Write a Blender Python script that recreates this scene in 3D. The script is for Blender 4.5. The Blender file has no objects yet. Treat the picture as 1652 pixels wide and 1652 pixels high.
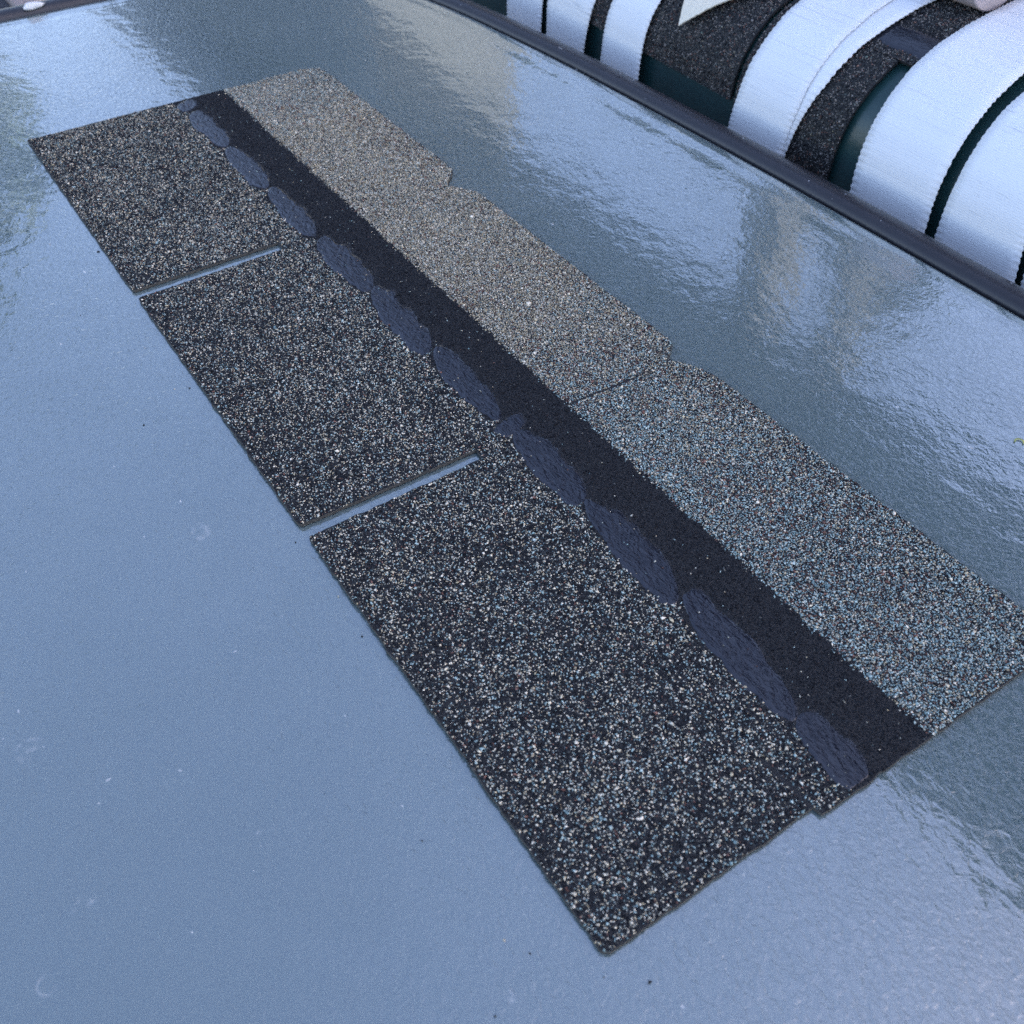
import bpy, math, random
import numpy as np
import bmesh
from mathutils import Matrix, Vector
from mathutils.geometry import delaunay_2d_cdt

sc = bpy.context.scene
col = sc.collection
R_ = math.radians

# ------------------------------------------------------------------ camera, sky, sun, exposure
cam = bpy.data.cameras.new("camera")
cam.sensor_width = 36.0
cam.lens = 36.02
cam.clip_start = 0.01
cam.clip_end = 400.0
cam.dof.use_dof = True
cam.dof.focus_distance = 0.66
cam.dof.aperture_fstop = 13.0
cam_ob = bpy.data.objects.new("camera", cam)
col.objects.link(cam_ob)
r0 = (0.54764285, 0.83658738, -0.01445217)
r1 = (0.59171959, -0.39944511, -0.70022248)
r2 = (-0.59157014, 0.37492021, -0.71377840)
m = Matrix(((r0[0], -r1[0], -r2[0], 1.04086643),
            (r0[1], -r1[1], -r2[1], -0.12021173),
            (r0[2], -r1[2], -r2[2], 0.44204680),
            (0, 0, 0, 1)))
cam_ob.matrix_world = m
sc.camera = cam_ob

SUN_AZ, SUN_EL = 50.0, 41.0            # degrees from +x, towards +y: hidden by the porch roof
world = bpy.data.worlds.new("World")
sc.world = world
world.use_nodes = True
wn = world.node_tree
sky = wn.nodes.new("ShaderNodeTexSky")
sky.sky_type = 'NISHITA'
sky.sun_disc = False
sky.sun_elevation = R_(SUN_EL)
sky.sun_rotation = R_(90 - SUN_AZ)
sky.air_density = 1.0
sky.dust_density = 1.4
sky.ozone_density = 1.0
bg = wn.nodes["Background"]
bg.inputs["Strength"].default_value = 0.15
wb = wn.nodes.new("ShaderNodeMix")
wb.data_type = 'RGBA'
wb.blend_type = 'MULTIPLY'
wb.inputs[0].default_value = 1.0
wb.inputs[7].default_value = (1.19, 1.085, 1.12, 1)      # the phone's white balance
wn.links.new(sky.outputs["Color"], wb.inputs[6])
wn.links.new(wb.outputs[2], bg.inputs["Color"])

sun = bpy.data.lights.new("sun", 'SUN')
sun.energy = 3.5
sun.angle = R_(0.53)
sun.color = (1.0, 0.94, 0.86)
sun_ob = bpy.data.objects.new("sun", sun)
col.objects.link(sun_ob)
sd = Vector((math.cos(R_(SUN_EL)) * math.cos(R_(SUN_AZ)), math.cos(R_(SUN_EL)) * math.sin(R_(SUN_AZ)), math.sin(R_(SUN_EL))))
sun_ob.rotation_euler = sd.to_track_quat('Z', 'Y').to_euler()
sun_ob.location = sd * 30

sc.view_settings.view_transform = 'Standard'
sc.view_settings.look = 'None'
sc.view_settings.gamma = 1.0
sc.view_settings.use_curve_mapping = False
sc.view_settings.exposure = 1.60
sc.render.engine = 'CYCLES'
sc.cycles.use_denoising = False
sc.cycles.max_bounces = 5
sc.cycles.diffuse_bounces = 3
sc.cycles.glossy_bounces = 3
sc.cycles.transmission_bounces = 3
sc.cycles.sample_clamp_indirect = 6.0
sc.cycles.use_adaptive_sampling = True
sc.cycles.adaptive_threshold = 0.02
sc.cycles.caustics_reflective = False
sc.cycles.caustics_refractive = False

# ------------------------------------------------------------------ helpers
rng = np.random.default_rng(7)
random.seed(7)


def link(o, parent=None):
    col.objects.link(o)
    if parent is not None:
        o.parent = parent
    return o


def tag(o, label=None, cat=None, group=None, kind=None):
    if label: o["label"] = label
    if cat: o["category"] = cat
    if group: o["group"] = group
    if kind: o["kind"] = kind
    return o


def empty(name, loc=(0, 0, 0), rz=0.0):
    o = bpy.data.objects.new(name, None)
    o.location = loc
    o.rotation_euler = (0, 0, rz)
    o.empty_display_size = 0.05
    return link(o)


def mesh(name, verts, faces, mat, parent=None, smooth=False, origin=None):
    me = bpy.data.meshes.new(name)
    if origin is not None:
        verts = [(v[0] - origin[0], v[1] - origin[1], v[2] - origin[2]) for v in verts]
    me.from_pydata([tuple(map(float, v)) for v in verts], [], faces)
    me.update()
    if mat: me.materials.append(mat)
    if smooth:
        me.polygons.foreach_set("use_smooth", [True] * len(me.polygons))
    o = bpy.data.objects.new(name, me)
    if origin is not None: o.location = origin
    return link(o, parent)


def box(name, lo, hi, mat, parent=None, bevel=0.0):
    x0, y0, z0 = lo
    x1, y1, z1 = hi
    v = [(x0, y0, z0), (x1, y0, z0), (x1, y1, z0), (x0, y1, z0), (x0, y0, z1), (x1, y0, z1), (x1, y1, z1), (x0, y1, z1)]
    f = [(0, 3, 2, 1), (4, 5, 6, 7), (0, 1, 5, 4), (1, 2, 6, 5), (2, 3, 7, 6), (3, 0, 4, 7)]
    o = mesh(name, v, f, mat, parent)
    if bevel:
        b = o.modifiers.new("bevel", 'BEVEL')
        b.width = bevel
        b.segments = 3
    return o


def grid_faces(nu, nv, closed_u=False):
    f = []
    for i in range(nu if closed_u else nu - 1):
        for j in range(nv - 1):
            a = i * nv + j
            b = ((i + 1) % nu) * nv + j
            f.append((a, b, b + 1, a + 1))
    return f


def smoothstep(a, b, x):
    t = np.clip((x - a) / (b - a), 0, 1)
    return t * t * (3 - 2 * t)


_lat = rng.random((8, 256, 256))


def vnoise(x, y, scale, k=0):
    """value noise 0..1, cells per metre = scale"""
    x = np.asarray(x) * scale + 37.0
    y = np.asarray(y) * scale + 91.0
    xi = np.floor(x).astype(int)
    yi = np.floor(y).astype(int)
    fx = x - xi
    fy = y - yi
    fx = fx * fx * (3 - 2 * fx)
    fy = fy * fy * (3 - 2 * fy)
    L = _lat[k % 8]
    a = L[xi % 256, yi % 256]
    b = L[(xi + 1) % 256, yi % 256]
    c = L[xi % 256, (yi + 1) % 256]
    d = L[(xi + 1) % 256, (yi + 1) % 256]
    return (a * (1 - fx) + b * fx) * (1 - fy) + (c * (1 - fx) + d * fx) * fy


def fbm(x, y, scale, k=0):
    return 0.55 * vnoise(x, y, scale, k) + 0.3 * vnoise(x, y, scale * 2.1, k + 1) + 0.15 * vnoise(x, y, scale * 4.3, k + 2)


# ------------------------------------------------------------------ materials
class NT:
    def __init__(self, name):
        self.m = bpy.data.materials.new(name)
        self.m.use_nodes = True
        self.t = self.m.node_tree
        self.b = self.t.nodes["Principled BSDF"]

    def n(self, kind, **kw):
        x = self.t.nodes.new(kind)
        for k, v in kw.items():
            if k.startswith("i_"):
                x.inputs[k[2:].replace("_", " ")].default_value = v
            else:
                setattr(x, k, v)
        return x

    def l(self, a, b):
        self.t.links.new(a, b)

    def set(self, **kw):
        for k, v in kw.items():
            self.b.inputs[k.replace("_", " ")].default_value = v
        return self

    def math(self, op, a, b=None):
        x = self.n("ShaderNodeMath", operation=op)
        for i, v in enumerate((a, b)):
            if v is None: continue
            if isinstance(v, (int, float)):
                x.inputs[i].default_value = v
            else:
                self.l(v, x.inputs[i])
        return x.outputs[0]

    def ramp(self, fac, stops):
        r = self.n("ShaderNodeValToRGB")
        e = r.color_ramp.elements
        while len(e) < len(stops): e.new(0.5)
        for el, (p, c) in zip(e, stops):
            el.position = p
            el.color = (c, c, c, 1) if isinstance(c, (int, float)) else (*c, 1)
        self.l(fac, r.inputs[0])
        return r.outputs[0]

    def noise(self, vec, scale, detail=2.0, rough=0.5, dist=0.0):
        x = self.n("ShaderNodeTexNoise")
        x.inputs["Scale"].default_value = scale
        x.inputs["Detail"].default_value = detail
        x.inputs["Roughness"].default_value = rough
        x.inputs["Distortion"].default_value = dist
        if vec is not None: self.l(vec, x.inputs["Vector"])
        return x.outputs["Fac"]

    def mix(self, fac, a, b):
        x = self.n("ShaderNodeMix", data_type='RGBA')
        for i, v in ((0, fac), (6, a), (7, b)):
            if isinstance(v, (int, float)):
                x.inputs[i].default_value = v
            elif isinstance(v, tuple):
                x.inputs[i].default_value = (*v, 1)
            else:
                self.l(v, x.inputs[i])
        return x.outputs[2]

    def bump(self, h, strength, dist, normal=None):
        x = self.n("ShaderNodeBump")
        x.inputs["Strength"].default_value = strength
        x.inputs["Distance"].default_value = dist
        self.l(h, x.inputs["Height"])
        if normal is not None: self.l(normal, x.inputs["Normal"])
        return x.outputs["Normal"]


def simple(name, color, rough=0.5, vary=0.12, scale=40, bump=0.0, bscale=300, **kw):
    M = NT(name)
    co = M.n("ShaderNodeTexCoord").outputs["Object"]
    n = M.noise(co, scale, 4, 0.6)
    dark = tuple(c * (1 - vary * 2) for c in color)
    lite = tuple(min(1, c * (1 + vary * 2)) for c in color)
    M.l(M.mix(n, dark, lite), M.b.inputs["Base Color"])
    M.set(Roughness=rough, **kw)
    if bump:
        M.l(M.bump(M.noise(co, bscale, 3), 0.5, bump), M.b.inputs["Normal"])
    return M.m


def mat_glass():
    M = NT("obscure_glass")
    co = M.n("ShaderNodeTexCoord").outputs["Object"]
    # wind-ripple pebble pattern of patterned table glass
    mp = M.n("ShaderNodeMapping")
    mp.inputs["Scale"].default_value = (1.0, 1.35, 1.0)
    mp.inputs["Rotation"].default_value = (0, 0, 0.5)
    M.l(co, mp.inputs["Vector"])
    a = M.noise(mp.outputs[0], 190, 2.0, 0.5, 0.9)
    b = M.noise(mp.outputs[0], 26, 1.0, 0.5, 0.3)
    c = M.noise(co, 520, 2.0, 0.5, 0.2)
    # relief is uneven: calmer and livelier patches
    amp = M.ramp(M.noise(co, 3.3, 2.0), [(0.35, 0.55), (0.65, 1.0)])
    h = M.math('ADD', M.math('MULTIPLY', M.math('MULTIPLY', a, 1.0), amp), M.math('MULTIPLY', c, 0.12))
    # the pebbled underside scatters broadly, the fire-polished upper face mirrors with a slight ripple
    M.l(M.bump(h, 1.0, GLASS_BUMP), M.b.inputs["Normal"])
    mid = M.noise(mp.outputs[0], 64, 1.0, 0.5, 0.5)
    # the rolled pattern is pressed deeper towards the far right corner of the pane and fades out elsewhere
    sp = M.n("ShaderNodeSeparateXYZ")
    M.l(co, sp.inputs[0])
    gx_ = M.ramp(M.math('MULTIPLY', M.math('ADD', sp.outputs[0], 0.45), 1.0), [(0.10, 0.0), (0.50, 1.0)])
    gy_ = M.ramp(M.math('ADD', sp.outputs[1], 0.2), [(0.36, 0.0), (0.54, 1.0)])
    deep = M.math('ADD', 0.26, M.math('MULTIPLY', M.math('MULTIPLY', gx_, gy_), 0.48))
    h2 = M.math('ADD', M.math('MULTIPLY', h, deep), M.math('ADD', M.math('MULTIPLY', b, 1.7), M.math('MULTIPLY', mid, 0.9)))
    M.l(M.bump(h2, 1.0, GLASS_RIPPLE), M.b.inputs["Coat Normal"])
    # dirt film, water marks and scuffs
    film = M.noise(co, 9, 4, 0.6)
    haze_ = M.ramp(M.noise(co, 4.2, 5, 0.62, 0.6), [(0.36, 0.87), (0.60, 1.0)])      # greasy, rain-dried areas mirror less
    wipe = M.ramp(M.noise(co, 23, 3, 0.6, 1.2), [(0.30, 0.93), (0.55, 1.0)])
    M.l(M.math('MULTIPLY', haze_, wipe), M.b.inputs["Coat Weight"])
    colr = M.mix(film, (0.115, 0.165, 0.165), (0.155, 0.208, 0.204))
    sep = M.n("ShaderNodeSeparateXYZ")
    M.l(co, sep.inputs[0])
    marks = None
    wob = M.math('MULTIPLY', M.math('SUBTRACT', M.noise(co, 260, 2), 0.5), 0.006)
    gaps = M.ramp(M.noise(co, 190, 2), [(0.46, 0.0), (0.62, 1.0)])
    for (mx, my, rx, ry, w) in MARKS:
        dx = M.math('DIVIDE', M.math('SUBTRACT', sep.outputs[0], mx - 0.41), rx)
        dy = M.math('DIVIDE', M.math('SUBTRACT', sep.outputs[1], my - 0.06), ry)
        d = M.math('SQRT', M.math('ADD', M.math('MULTIPLY', dx, dx), M.math('MULTIPLY', dy, dy)))
        d = M.math('ADD', d, M.math('MULTIPLY', wob, 75))
        ring = M.math('ABSOLUTE', M.math('SUBTRACT', d, 0.8))
        k = M.math('MAXIMUM', M.math('SUBTRACT', 1.0, M.math('DIVIDE', ring, w)), 0.0)
        marks = k if marks is None else M.math('MAXIMUM', marks, k)
    marks = M.math('MULTIPLY', marks, gaps)
    specks = M.ramp(M.noise(co, 210, 0), [(0.865, 0.0), (0.875, 1.0)])
    marks = M.math('MAXIMUM', M.math('MULTIPLY', marks, 0.34), M.math('MULTIPLY', specks, 0.8))
    colr = M.mix(marks, colr, (0.55, 0.56, 0.52))
    M.l(colr, M.b.inputs["Base Color"])
    rg = M.math('ADD', M.math('MULTIPLY', film, 0.06), 0.06)
    rg = M.math('ADD', rg, M.math('MULTIPLY', marks, 0.4))
    M.l(rg, M.b.inputs["Roughness"])
    M.set(IOR=GLASS_IOR)
    M.b.inputs["Transmission Weight"].default_value = 0.12
    M.b.inputs["Coat IOR"].default_value = 2.12
    M.b.inputs["Coat Roughness"].default_value = 0.03
    return M.m


GLASS_BUMP = 0.0008
GLASS_RIPPLE = 0.00019
GLASS_IOR = 1.8
MARKS = [(0.6765, -0.1770, 0.0040, 0.0060, 0.55), (0.6805, -0.1800, 0.0035, 0.0035, 0.6), (0.7868, -0.0980, 0.0052, 0.0052, 0.28), (0.7715, -0.1785, 0.0025, 0.0050, 0.6),
         (0.7978, -0.2016, 0.0055, 0.0045, 0.22), (0.5836, -0.0515, 0.0085, 0.0055, 0.5), (0.5093, -0.0108, 0.0030, 0.0030, 0.6), (0.9734, 0.1799, 0.0050, 0.0060, 0.6),
         (0.9076, -0.0424, 0.0035, 0.0018, 0.6), (0.5076, 0.3773, 0.0060, 0.0042, 0.30), (0.4636, 0.5272, 0.0060, 0.0045, 0.25), (0.6012, 0.5084, 0.0040, 0.0040, 0.5)]


def mat_granule():
    M = NT("mineral_granules")
    at = M.n("ShaderNodeAttribute", attribute_name="grain", attribute_type='GEOMETRY')
    co = M.n("ShaderNodeTexCoord").outputs["Object"]
    n = M.noise(co, 1800, 2)
    hsv = M.n("ShaderNodeHueSaturation")
    M.l(at.outputs["Color"], hsv.inputs["Color"])
    M.l(M.math('ADD', M.math('MULTIPLY', n, 0.5), 0.75), hsv.inputs["Value"])
    M.l(hsv.outputs[0], M.b.inputs["Base Color"])
    M.set(Roughness=0.6)
    M.b.inputs["Specular IOR Level"].default_value = 0.18
    return M.m


def mat_sealant():
    M = NT("asphalt_sealant")
    co = M.n("ShaderNodeTexCoord").outputs["Object"]
    mp = M.n("ShaderNodeMapping")
    mp.inputs["Rotation"].default_value = (0, 0, -0.55)
    mp.inputs["Scale"].default_value = (0.8, 3.2, 1.0)
    M.l(co, mp.inputs["Vector"])
    h = M.math('ADD', M.noise(mp.outputs[0], 120, 3, 0.6, 1.0), M.math('MULTIPLY', M.noise(co, 500, 2), 0.12))
    M.l(M.bump(h, 1.0, 0.0003), M.b.inputs["Normal"])
    M.l(M.mix(M.noise(co, 60, 3), (0.010, 0.012, 0.018), (0.02, 0.022, 0.03)), M.b.inputs["Base Color"])
    M.set(Roughness=0.10, IOR=1.58)
    return M.m


def mat_strap():
    M = NT("woven_webbing")
    uv = M.n("ShaderNodeTexCoord").outputs["UV"]
    sep = M.n("ShaderNodeSeparateXYZ")
    M.l(uv, sep.inputs[0])
    p = 2 * math.pi
    sx = M.math('SINE', M.math('MULTIPLY', sep.outputs[0], p / 0.0022))
    sy = M.math('SINE', M.math('MULTIPLY', sep.outputs[1], p / 0.0019))
    weave = M.math('MULTIPLY', sx, sy)
    mp = M.n("ShaderNodeMapping")
    mp.inputs["Scale"].default_value = (170.0, 620.0, 1.0)
    M.l(uv, mp.inputs["Vector"])
    fl = M.noise(mp.outputs[0], 1.0, 2.0, 0.5)
    dens = M.noise(uv, 14, 2.0)
    fleck = M.ramp(M.math('ADD', fl, M.math('MULTIPLY', M.math('SUBTRACT', dens, 0.5), 0.25)), [(0.63, 0.0), (0.70, 1.0)])
    soil = M.noise(uv, 22, 4, 0.65)
    base = M.mix(soil, (0.74, 0.775, 0.80), (0.82, 0.85, 0.86))
    warm = M.mix(M.n("ShaderNodeObjectInfo").outputs["Alpha"], (0.80, 0.74, 0.58), base)
    base = M.mix(M.math('MULTIPLY', fleck, 0.22), warm, (0.14, 0.15, 0.16))
    base = M.mix(M.math('MULTIPLY', M.math('ADD', weave, 1.0), 0.07), base, (0.30, 0.32, 0.36))
    M.l(base, M.b.inputs["Base Color"])
    M.set(Roughness=0.55)
    h = M.math('ADD', weave, M.math('MULTIPLY', fleck, -1.5))
    M.l(M.bump(h, 0.5, 0.00011), M.b.inputs["Normal"])
    M.b.inputs["Sheen Weight"].default_value = 0.15
    return M.m


def mat_frame():
    M = NT("painted_metal")
    co = M.n("ShaderNodeTexCoord").outputs["Object"]
    chips = M.ramp(M.noise(co, 130, 3, 0.6), [(0.71, 0.0), (0.725, 1.0)])
    n = M.noise(co, 35, 4)
    c = M.mix(n, (0.014, 0.014, 0.017), (0.026, 0.026, 0.031))
    M.l(M.mix(chips, c, (0.42, 0.43, 0.44)), M.b.inputs["Base Color"])
    M.set(Roughness=0.36)
    M.l(M.bump(M.math('ADD', M.noise(co, 400, 2), M.math('MULTIPLY', chips, -1.0)), 0.4, 0.0004), M.b.inputs["Normal"])
    return M.m


def mat_bench():
    M = NT("dark_green_plastic")
    co = M.n("ShaderNodeTexCoord").outputs["Object"]
    n = M.noise(co, 18, 4, 0.65)
    c = M.mix(n, (0.010, 0.032, 0.034), (0.018, 0.060, 0.062))
    soil = M.ramp(M.noise(co, 27, 5, 0.7), [(0.56, 0.0), (0.66, 1.0)])
    sepz = M.n("ShaderNodeSeparateXYZ")
    M.l(co, sepz.inputs[0])
    low = M.ramp(M.math('ADD', M.math('MULTIPLY', sepz.outputs[2], 10.0), 0.5), [(0.30, 1.0), (0.68, 0.0)])
    c = M.mix(M.math('MULTIPLY', M.math('MULTIPLY', soil, low), 0.7), c, (0.10, 0.055, 0.028))
    M.l(c, M.b.inputs["Base Color"])
    M.set(Roughness=0.33)
    M.l(M.bump(M.noise(co, 160, 3), 0.3, 0.0008), M.b.inputs["Normal"])
    return M.m


MAT_GLASS = mat_glass()
MAT_GRAN = mat_granule()
MAT_SEAL = mat_sealant()
MAT_STRAP = mat_strap()
MAT_FRAME = mat_frame()
MAT_BENCH = mat_bench()
MAT_ASPH = simple("asphalt_mat", (0.011, 0.012, 0.013), 0.75, 0.2, 300, 0.0006, 900)
MAT_BACK = simple("asphalt_backing", (0.075, 0.070, 0.058), 0.8, 0.25, 200, 0.0004, 900)
MAT_GROUND = simple("dark_paving", (0.035, 0.037, 0.045), 0.85, 0.25, 6, 0.002, 60)
MAT_PAPER = simple("pinkish_paper", (0.46, 0.40, 0.40), 0.8, 0.06, 60, 0.0006, 420)
MAT_CORE = simple("cardboard_core", (0.24, 0.19, 0.15), 0.85, 0.1, 80)
MAT_CRUMB = simple("white_crumb", (0.75, 0.76, 0.76), 0.8, 0.1, 200, 0.0008, 500)
MAT_LEAFY = simple("fresh_leaf", (0.46, 0.48, 0.16), 0.6, 0.2, 300)
MAT_SIDING = simple("pale_siding", (0.24, 0.27, 0.285), 0.7, 0.06, 3)
MAT_SOFFIT = simple("brown_soffit", (0.30, 0.29, 0.27), 0.7, 0.1, 3)
MAT_POST = simple("grey_stained_post", (0.12, 0.13, 0.135), 0.7, 0.1, 5)
MAT_TRIM = simple("tan_trim", (0.36, 0.30, 0.20), 0.6, 0.06, 3)
MAT_ROOF = simple("roof_surface", (0.06, 0.06, 0.065), 0.9, 0.15, 8)
MAT_BARK = simple("bark", (0.08, 0.06, 0.045), 0.9, 0.25, 9)
MAT_FOLIAGE = simple("foliage", (0.045, 0.075, 0.03), 0.6, 0.3, 2)


def mat_board():
    M = NT("weathered_board")
    co = M.n("ShaderNodeTexCoord").outputs["Object"]
    mp = M.n("ShaderNodeMapping")
    mp.inputs["Scale"].default_value = (3.0, 60.0, 60.0)
    M.l(co, mp.inputs["Vector"])
    n = M.noise(mp.outputs[0], 1.6, 5, 0.65, 0.4)
    M.l(M.mix(n, (0.20, 0.16, 0.15), (0.40, 0.34, 0.32)), M.b.inputs["Base Color"])
    M.set(Roughness=0.8)
    M.l(M.bump(n, 0.5, 0.003), M.b.inputs["Normal"])
    return M.m


MAT_BOARD = mat_board()

# ------------------------------------------------------------------ setting: ground, house behind, tree
GZ = -0.73
N = 24
gv = [(-60 + 120 * i / N, -60 + 120 * j / N, GZ) for i in range(N + 1) for j in range(N + 1)]
g = mesh("ground", gv, grid_faces(N + 1, N + 1), MAT_GROUND)
tag(g, "dark paved ground below the glass table", None, None, "structure")

# A house with an open porch stands beyond the bench. The photograph shows it only mirrored in the glass: a dark
# eave line parallel to the table, a wall to the left, and sky and greenery seen below the porch roof to the right.
EY, EZ = 2.30, 3.10
RD = 1.50
hx0, hx1, hxm = -10.6, 7.0, -4.9
house = empty("house", (0, EY + 0.35, GZ))
tag(house, "house with wall and open porch roof, seen mirrored in the glass table", "house")
o = house.location


def hbox(name, lo, hi, mat, parent=house):
    return box(name, tuple(a - b for a, b in zip(lo, o)), tuple(a - b for a, b in zip(hi, o)), mat, parent)


hbox("wall", (hx0, EY + 0.40, GZ), (hxm, EY + RD - 0.05, EZ - 0.06), MAT_SIDING)
hbox("corner_trim", (hx0 - 0.03, EY + 0.37, GZ), (hx0 + 0.12, EY + 0.399, EZ - 0.08), MAT_TRIM)
hbox("porch_roof", (hx0 - 0.3, EY, EZ - 0.05), (hx1, EY + RD, EZ + 0.02), MAT_SOFFIT)
hbox("gutter", (hx0 - 0.3, EY - 0.10, EZ - 0.06), (hx1, EY - 0.002, EZ + 0.04), MAT_TRIM)
for px_, pw in ((-2.35, 0.11), (-1.78, 0.07), (1.4, 0.09), (4.2, 0.09), (6.8, 0.09)):  # first two posts added to make dark gaps between the mirrored sky patches
    hbox("post", (px_ - pw, EY + RD - 0.06 - pw, GZ), (px_ + pw, EY + RD - 0.06 + pw, EZ - 0.052), MAT_POST)


def make_hedge():
    r = np.random.default_rng(17)
    root = empty("tall_hedge", (0, 8.1, GZ))
    tag(root, "tall dark green hedge beyond the porch, mirrored in the glass table", "hedge")
    top = lambda x_: 4.75 + 4.6 * (fbm(x_, x_ * 0 + 2.0, 0.85, 2) - 0.5) + 0.6 * (vnoise(x_, x_ * 0, 2.0, 4) - 0.5) - GZ
    xs_ = np.linspace(-17, 13, 121)
    t_ = top(xs_) - 0.30
    vs, fs = [], []
    for x_, q in zip(xs_, t_):
        vs += [(x_, -0.35, 0.0), (x_, -0.35, q), (x_, 0.35, q), (x_, 0.35, 0.0)]
    for i in range(120):
        for k in range(3):
            fs.append((4 * i + k, 4 * i + k + 1, 4 * i + k + 5, 4 * i + k + 4))
    mesh("blocking_core", vs, fs, MAT_BARK, root)  # solid dark slab added inside the leaves to block the sky behind
    nl = 36000
    X = r.uniform(-17, 13, nl)
    T = top(X)
    Z = T * (1 - 0.75 * r.random(nl) ** 1.6) - 0.1
    Y = -0.45 - 0.15 * r.random(nl)
    up = r.random(nl) < 0.4
    Z[up] = T[up] - 0.45 * r.random(up.sum())
    Y[up] = r.uniform(-0.5, 0.5, up.sum())
    U = r.normal(size=(nl, 3)); U /= np.linalg.norm(U, axis=1)[:, None]
    Q = np.cross(U, r.normal(size=(nl, 3))); Q /= np.linalg.norm(Q, axis=1)[:, None]
    sz = r.uniform(0.07, 0.14, nl)[:, None]
    P = np.stack([X, Y, Z], 1)
    V = np.stack([P - U * sz, P + Q * sz * 0.5, P + U * sz, P - Q * sz * 0.5], 1).reshape(-1, 3)
    F = (np.arange(nl)[:, None] * 4 + np.arange(4)[None]).tolist()
    f_ = mesh("foliage", V, F, MAT_FOLIAGE, root)
    f_["kind"] = "stuff"


make_hedge()


def make_tree(loc, h, rad, name, label, seed, nleaf=15000):
    r = np.random.default_rng(seed)
    root = empty(name, loc)
    tag(root, label, "tree")
    vs, fs = [], []

    def limb(p0, p1, ra, rb, seg=8):
        p0, p1 = Vector(p0), Vector(p1)
        d = (p1 - p0).normalized()
        u = d.orthogonal().normalized()
        w = d.cross(u)
        b0 = len(vs)
        for p, q in ((p0, ra), (p1, rb)):
            for k in range(seg):
                a = 2 * math.pi * k / seg
                vs.append(p + (u * math.cos(a) + w * math.sin(a)) * q)
        for k in range(seg):
            fs.append((b0 + k, b0 + (k + 1) % seg, b0 + seg + (k + 1) % seg, b0 + seg + k))
    limb((0, 0, 0), (0.1, 0.05, h * 0.45), 0.16, 0.11)
    tips = []
    for k in range(9):
        a = k * 2.4
        z0 = h * (0.28 + 0.03 * k)
        t = (math.cos(a) * rad * 0.7, math.sin(a) * rad * 0.7, h * (0.5 + 0.045 * k))
        limb((0.06, 0.03, z0), t, 0.06, 0.015, 6)
        tips.append(t)
    mesh("trunk", vs, fs, MAT_BARK, root)
    lv, lf = [], []
    clumps = []
    for k in range(90):
        th, ph = r.uniform(0, 2 * math.pi), math.acos(r.uniform(-0.8, 1))
        q = rad * (0.45 + 0.5 * r.random())
        clumps.append((q * math.sin(ph) * math.cos(th), q * math.sin(ph) * math.sin(th), h * 0.66 + q * 0.62 * h / (2 * rad) * math.cos(ph) * 1.1, r.uniform(0.25, 0.5) * rad * 0.6))
    for k in range(nleaf):
        c = clumps[k % len(clumps)]
        d = r.normal(size=3)
        d /= np.linalg.norm(d)
        p = np.array(c[:3]) + d * c[3] * r.random() ** 0.4
        u = r.normal(size=3); u /= np.linalg.norm(u)
        w = np.cross(u, r.normal(size=3)); w /= np.linalg.norm(w)
        s = r.uniform(0.11, 0.20)
        b0 = len(lv)
        lv += [p - u * s, p + w * s * 0.5, p + u * s, p - w * s * 0.5]
        lf.append((b0, b0 + 1, b0 + 2, b0 + 3))
    cr = mesh("crown", lv, lf, MAT_FOLIAGE, root)
    cr["kind"] = "stuff"
    return root


make_tree((-8.4, -1.55, GZ), 5.6, 2.35, "leafy_tree", "leafy tree past the end of the table, mirrored at its left edge", 3)

# weathered board lying on the ground past the table's far end
bd = box("board", (-2.2, 0.408, GZ + 0.001), (0.0, 0.512, GZ + 0.03), MAT_BOARD, None, 0.003)
bd.location.x = -2.0
tag(bd, "weathered grey brown board on the ground beyond the table corner", "board")

# ------------------------------------------------------------------ table
# rim centreline: a rectangle with slightly bowed sides and rounded corners
half = [(1.172, -0.30), (1.175, 0.0), (1.172, 0.25), (1.158, 0.40), (1.125, 0.485), (1.06, 0.532), (0.95, 0.548),
        (0.70, 0.5495), (0.45, 0.5490), (0.20, 0.5420), (0.05, 0.5325), (-0.07, 0.5200), (-0.17, 0.498), (-0.245, 0.463), (-0.300, 0.405),
        (-0.330, 0.325), (-0.341, 0.22), (-0.344, 0.10), (-0.343, -0.05), (-0.340, -0.22), (-0.322, -0.33), (-0.275, -0.395), (-0.19, -0.425),
        (0.05, -0.435), (0.45, -0.438), (0.85, -0.435), (1.03, -0.425), (1.115, -0.395), (1.158, -0.355)]


def catmull(pts, n):
    out = []
    P = [np.array(p) for p in pts]
    for i in range(len(P)):
        p0, p1, p2, p3 = P[i - 1], P[i], P[(i + 1) % len(P)], P[(i + 2) % len(P)]
        k = max(2, int(n * np.linalg.norm(p2 - p1)))
        for j in range(k):
            t = j / k
            out.append(0.5 * ((2 * p1) + (-p0 + p2) * t + (2 * p0 - 5 * p1 + 4 * p2 - p3) * t * t + (-p0 + 3 * p1 - 3 * p2 + p3) * t ** 3))
    return np.array(out)


path = catmull(half, 90)
tg = np.roll(path, -1, 0) - np.roll(path, 1, 0)
tg /= np.linalg.norm(tg, axis=1)[:, None]
inn = np.stack([-tg[:, 1], tg[:, 0]], 1)           # points to the inside (path runs counter-clockwise)

table = empty("patio_table", (0.41, 0.06, GZ))
tag(table, "patio table with dark metal rim and pebbled frosted glass top", "table")
to = np.array(table.location)


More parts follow.
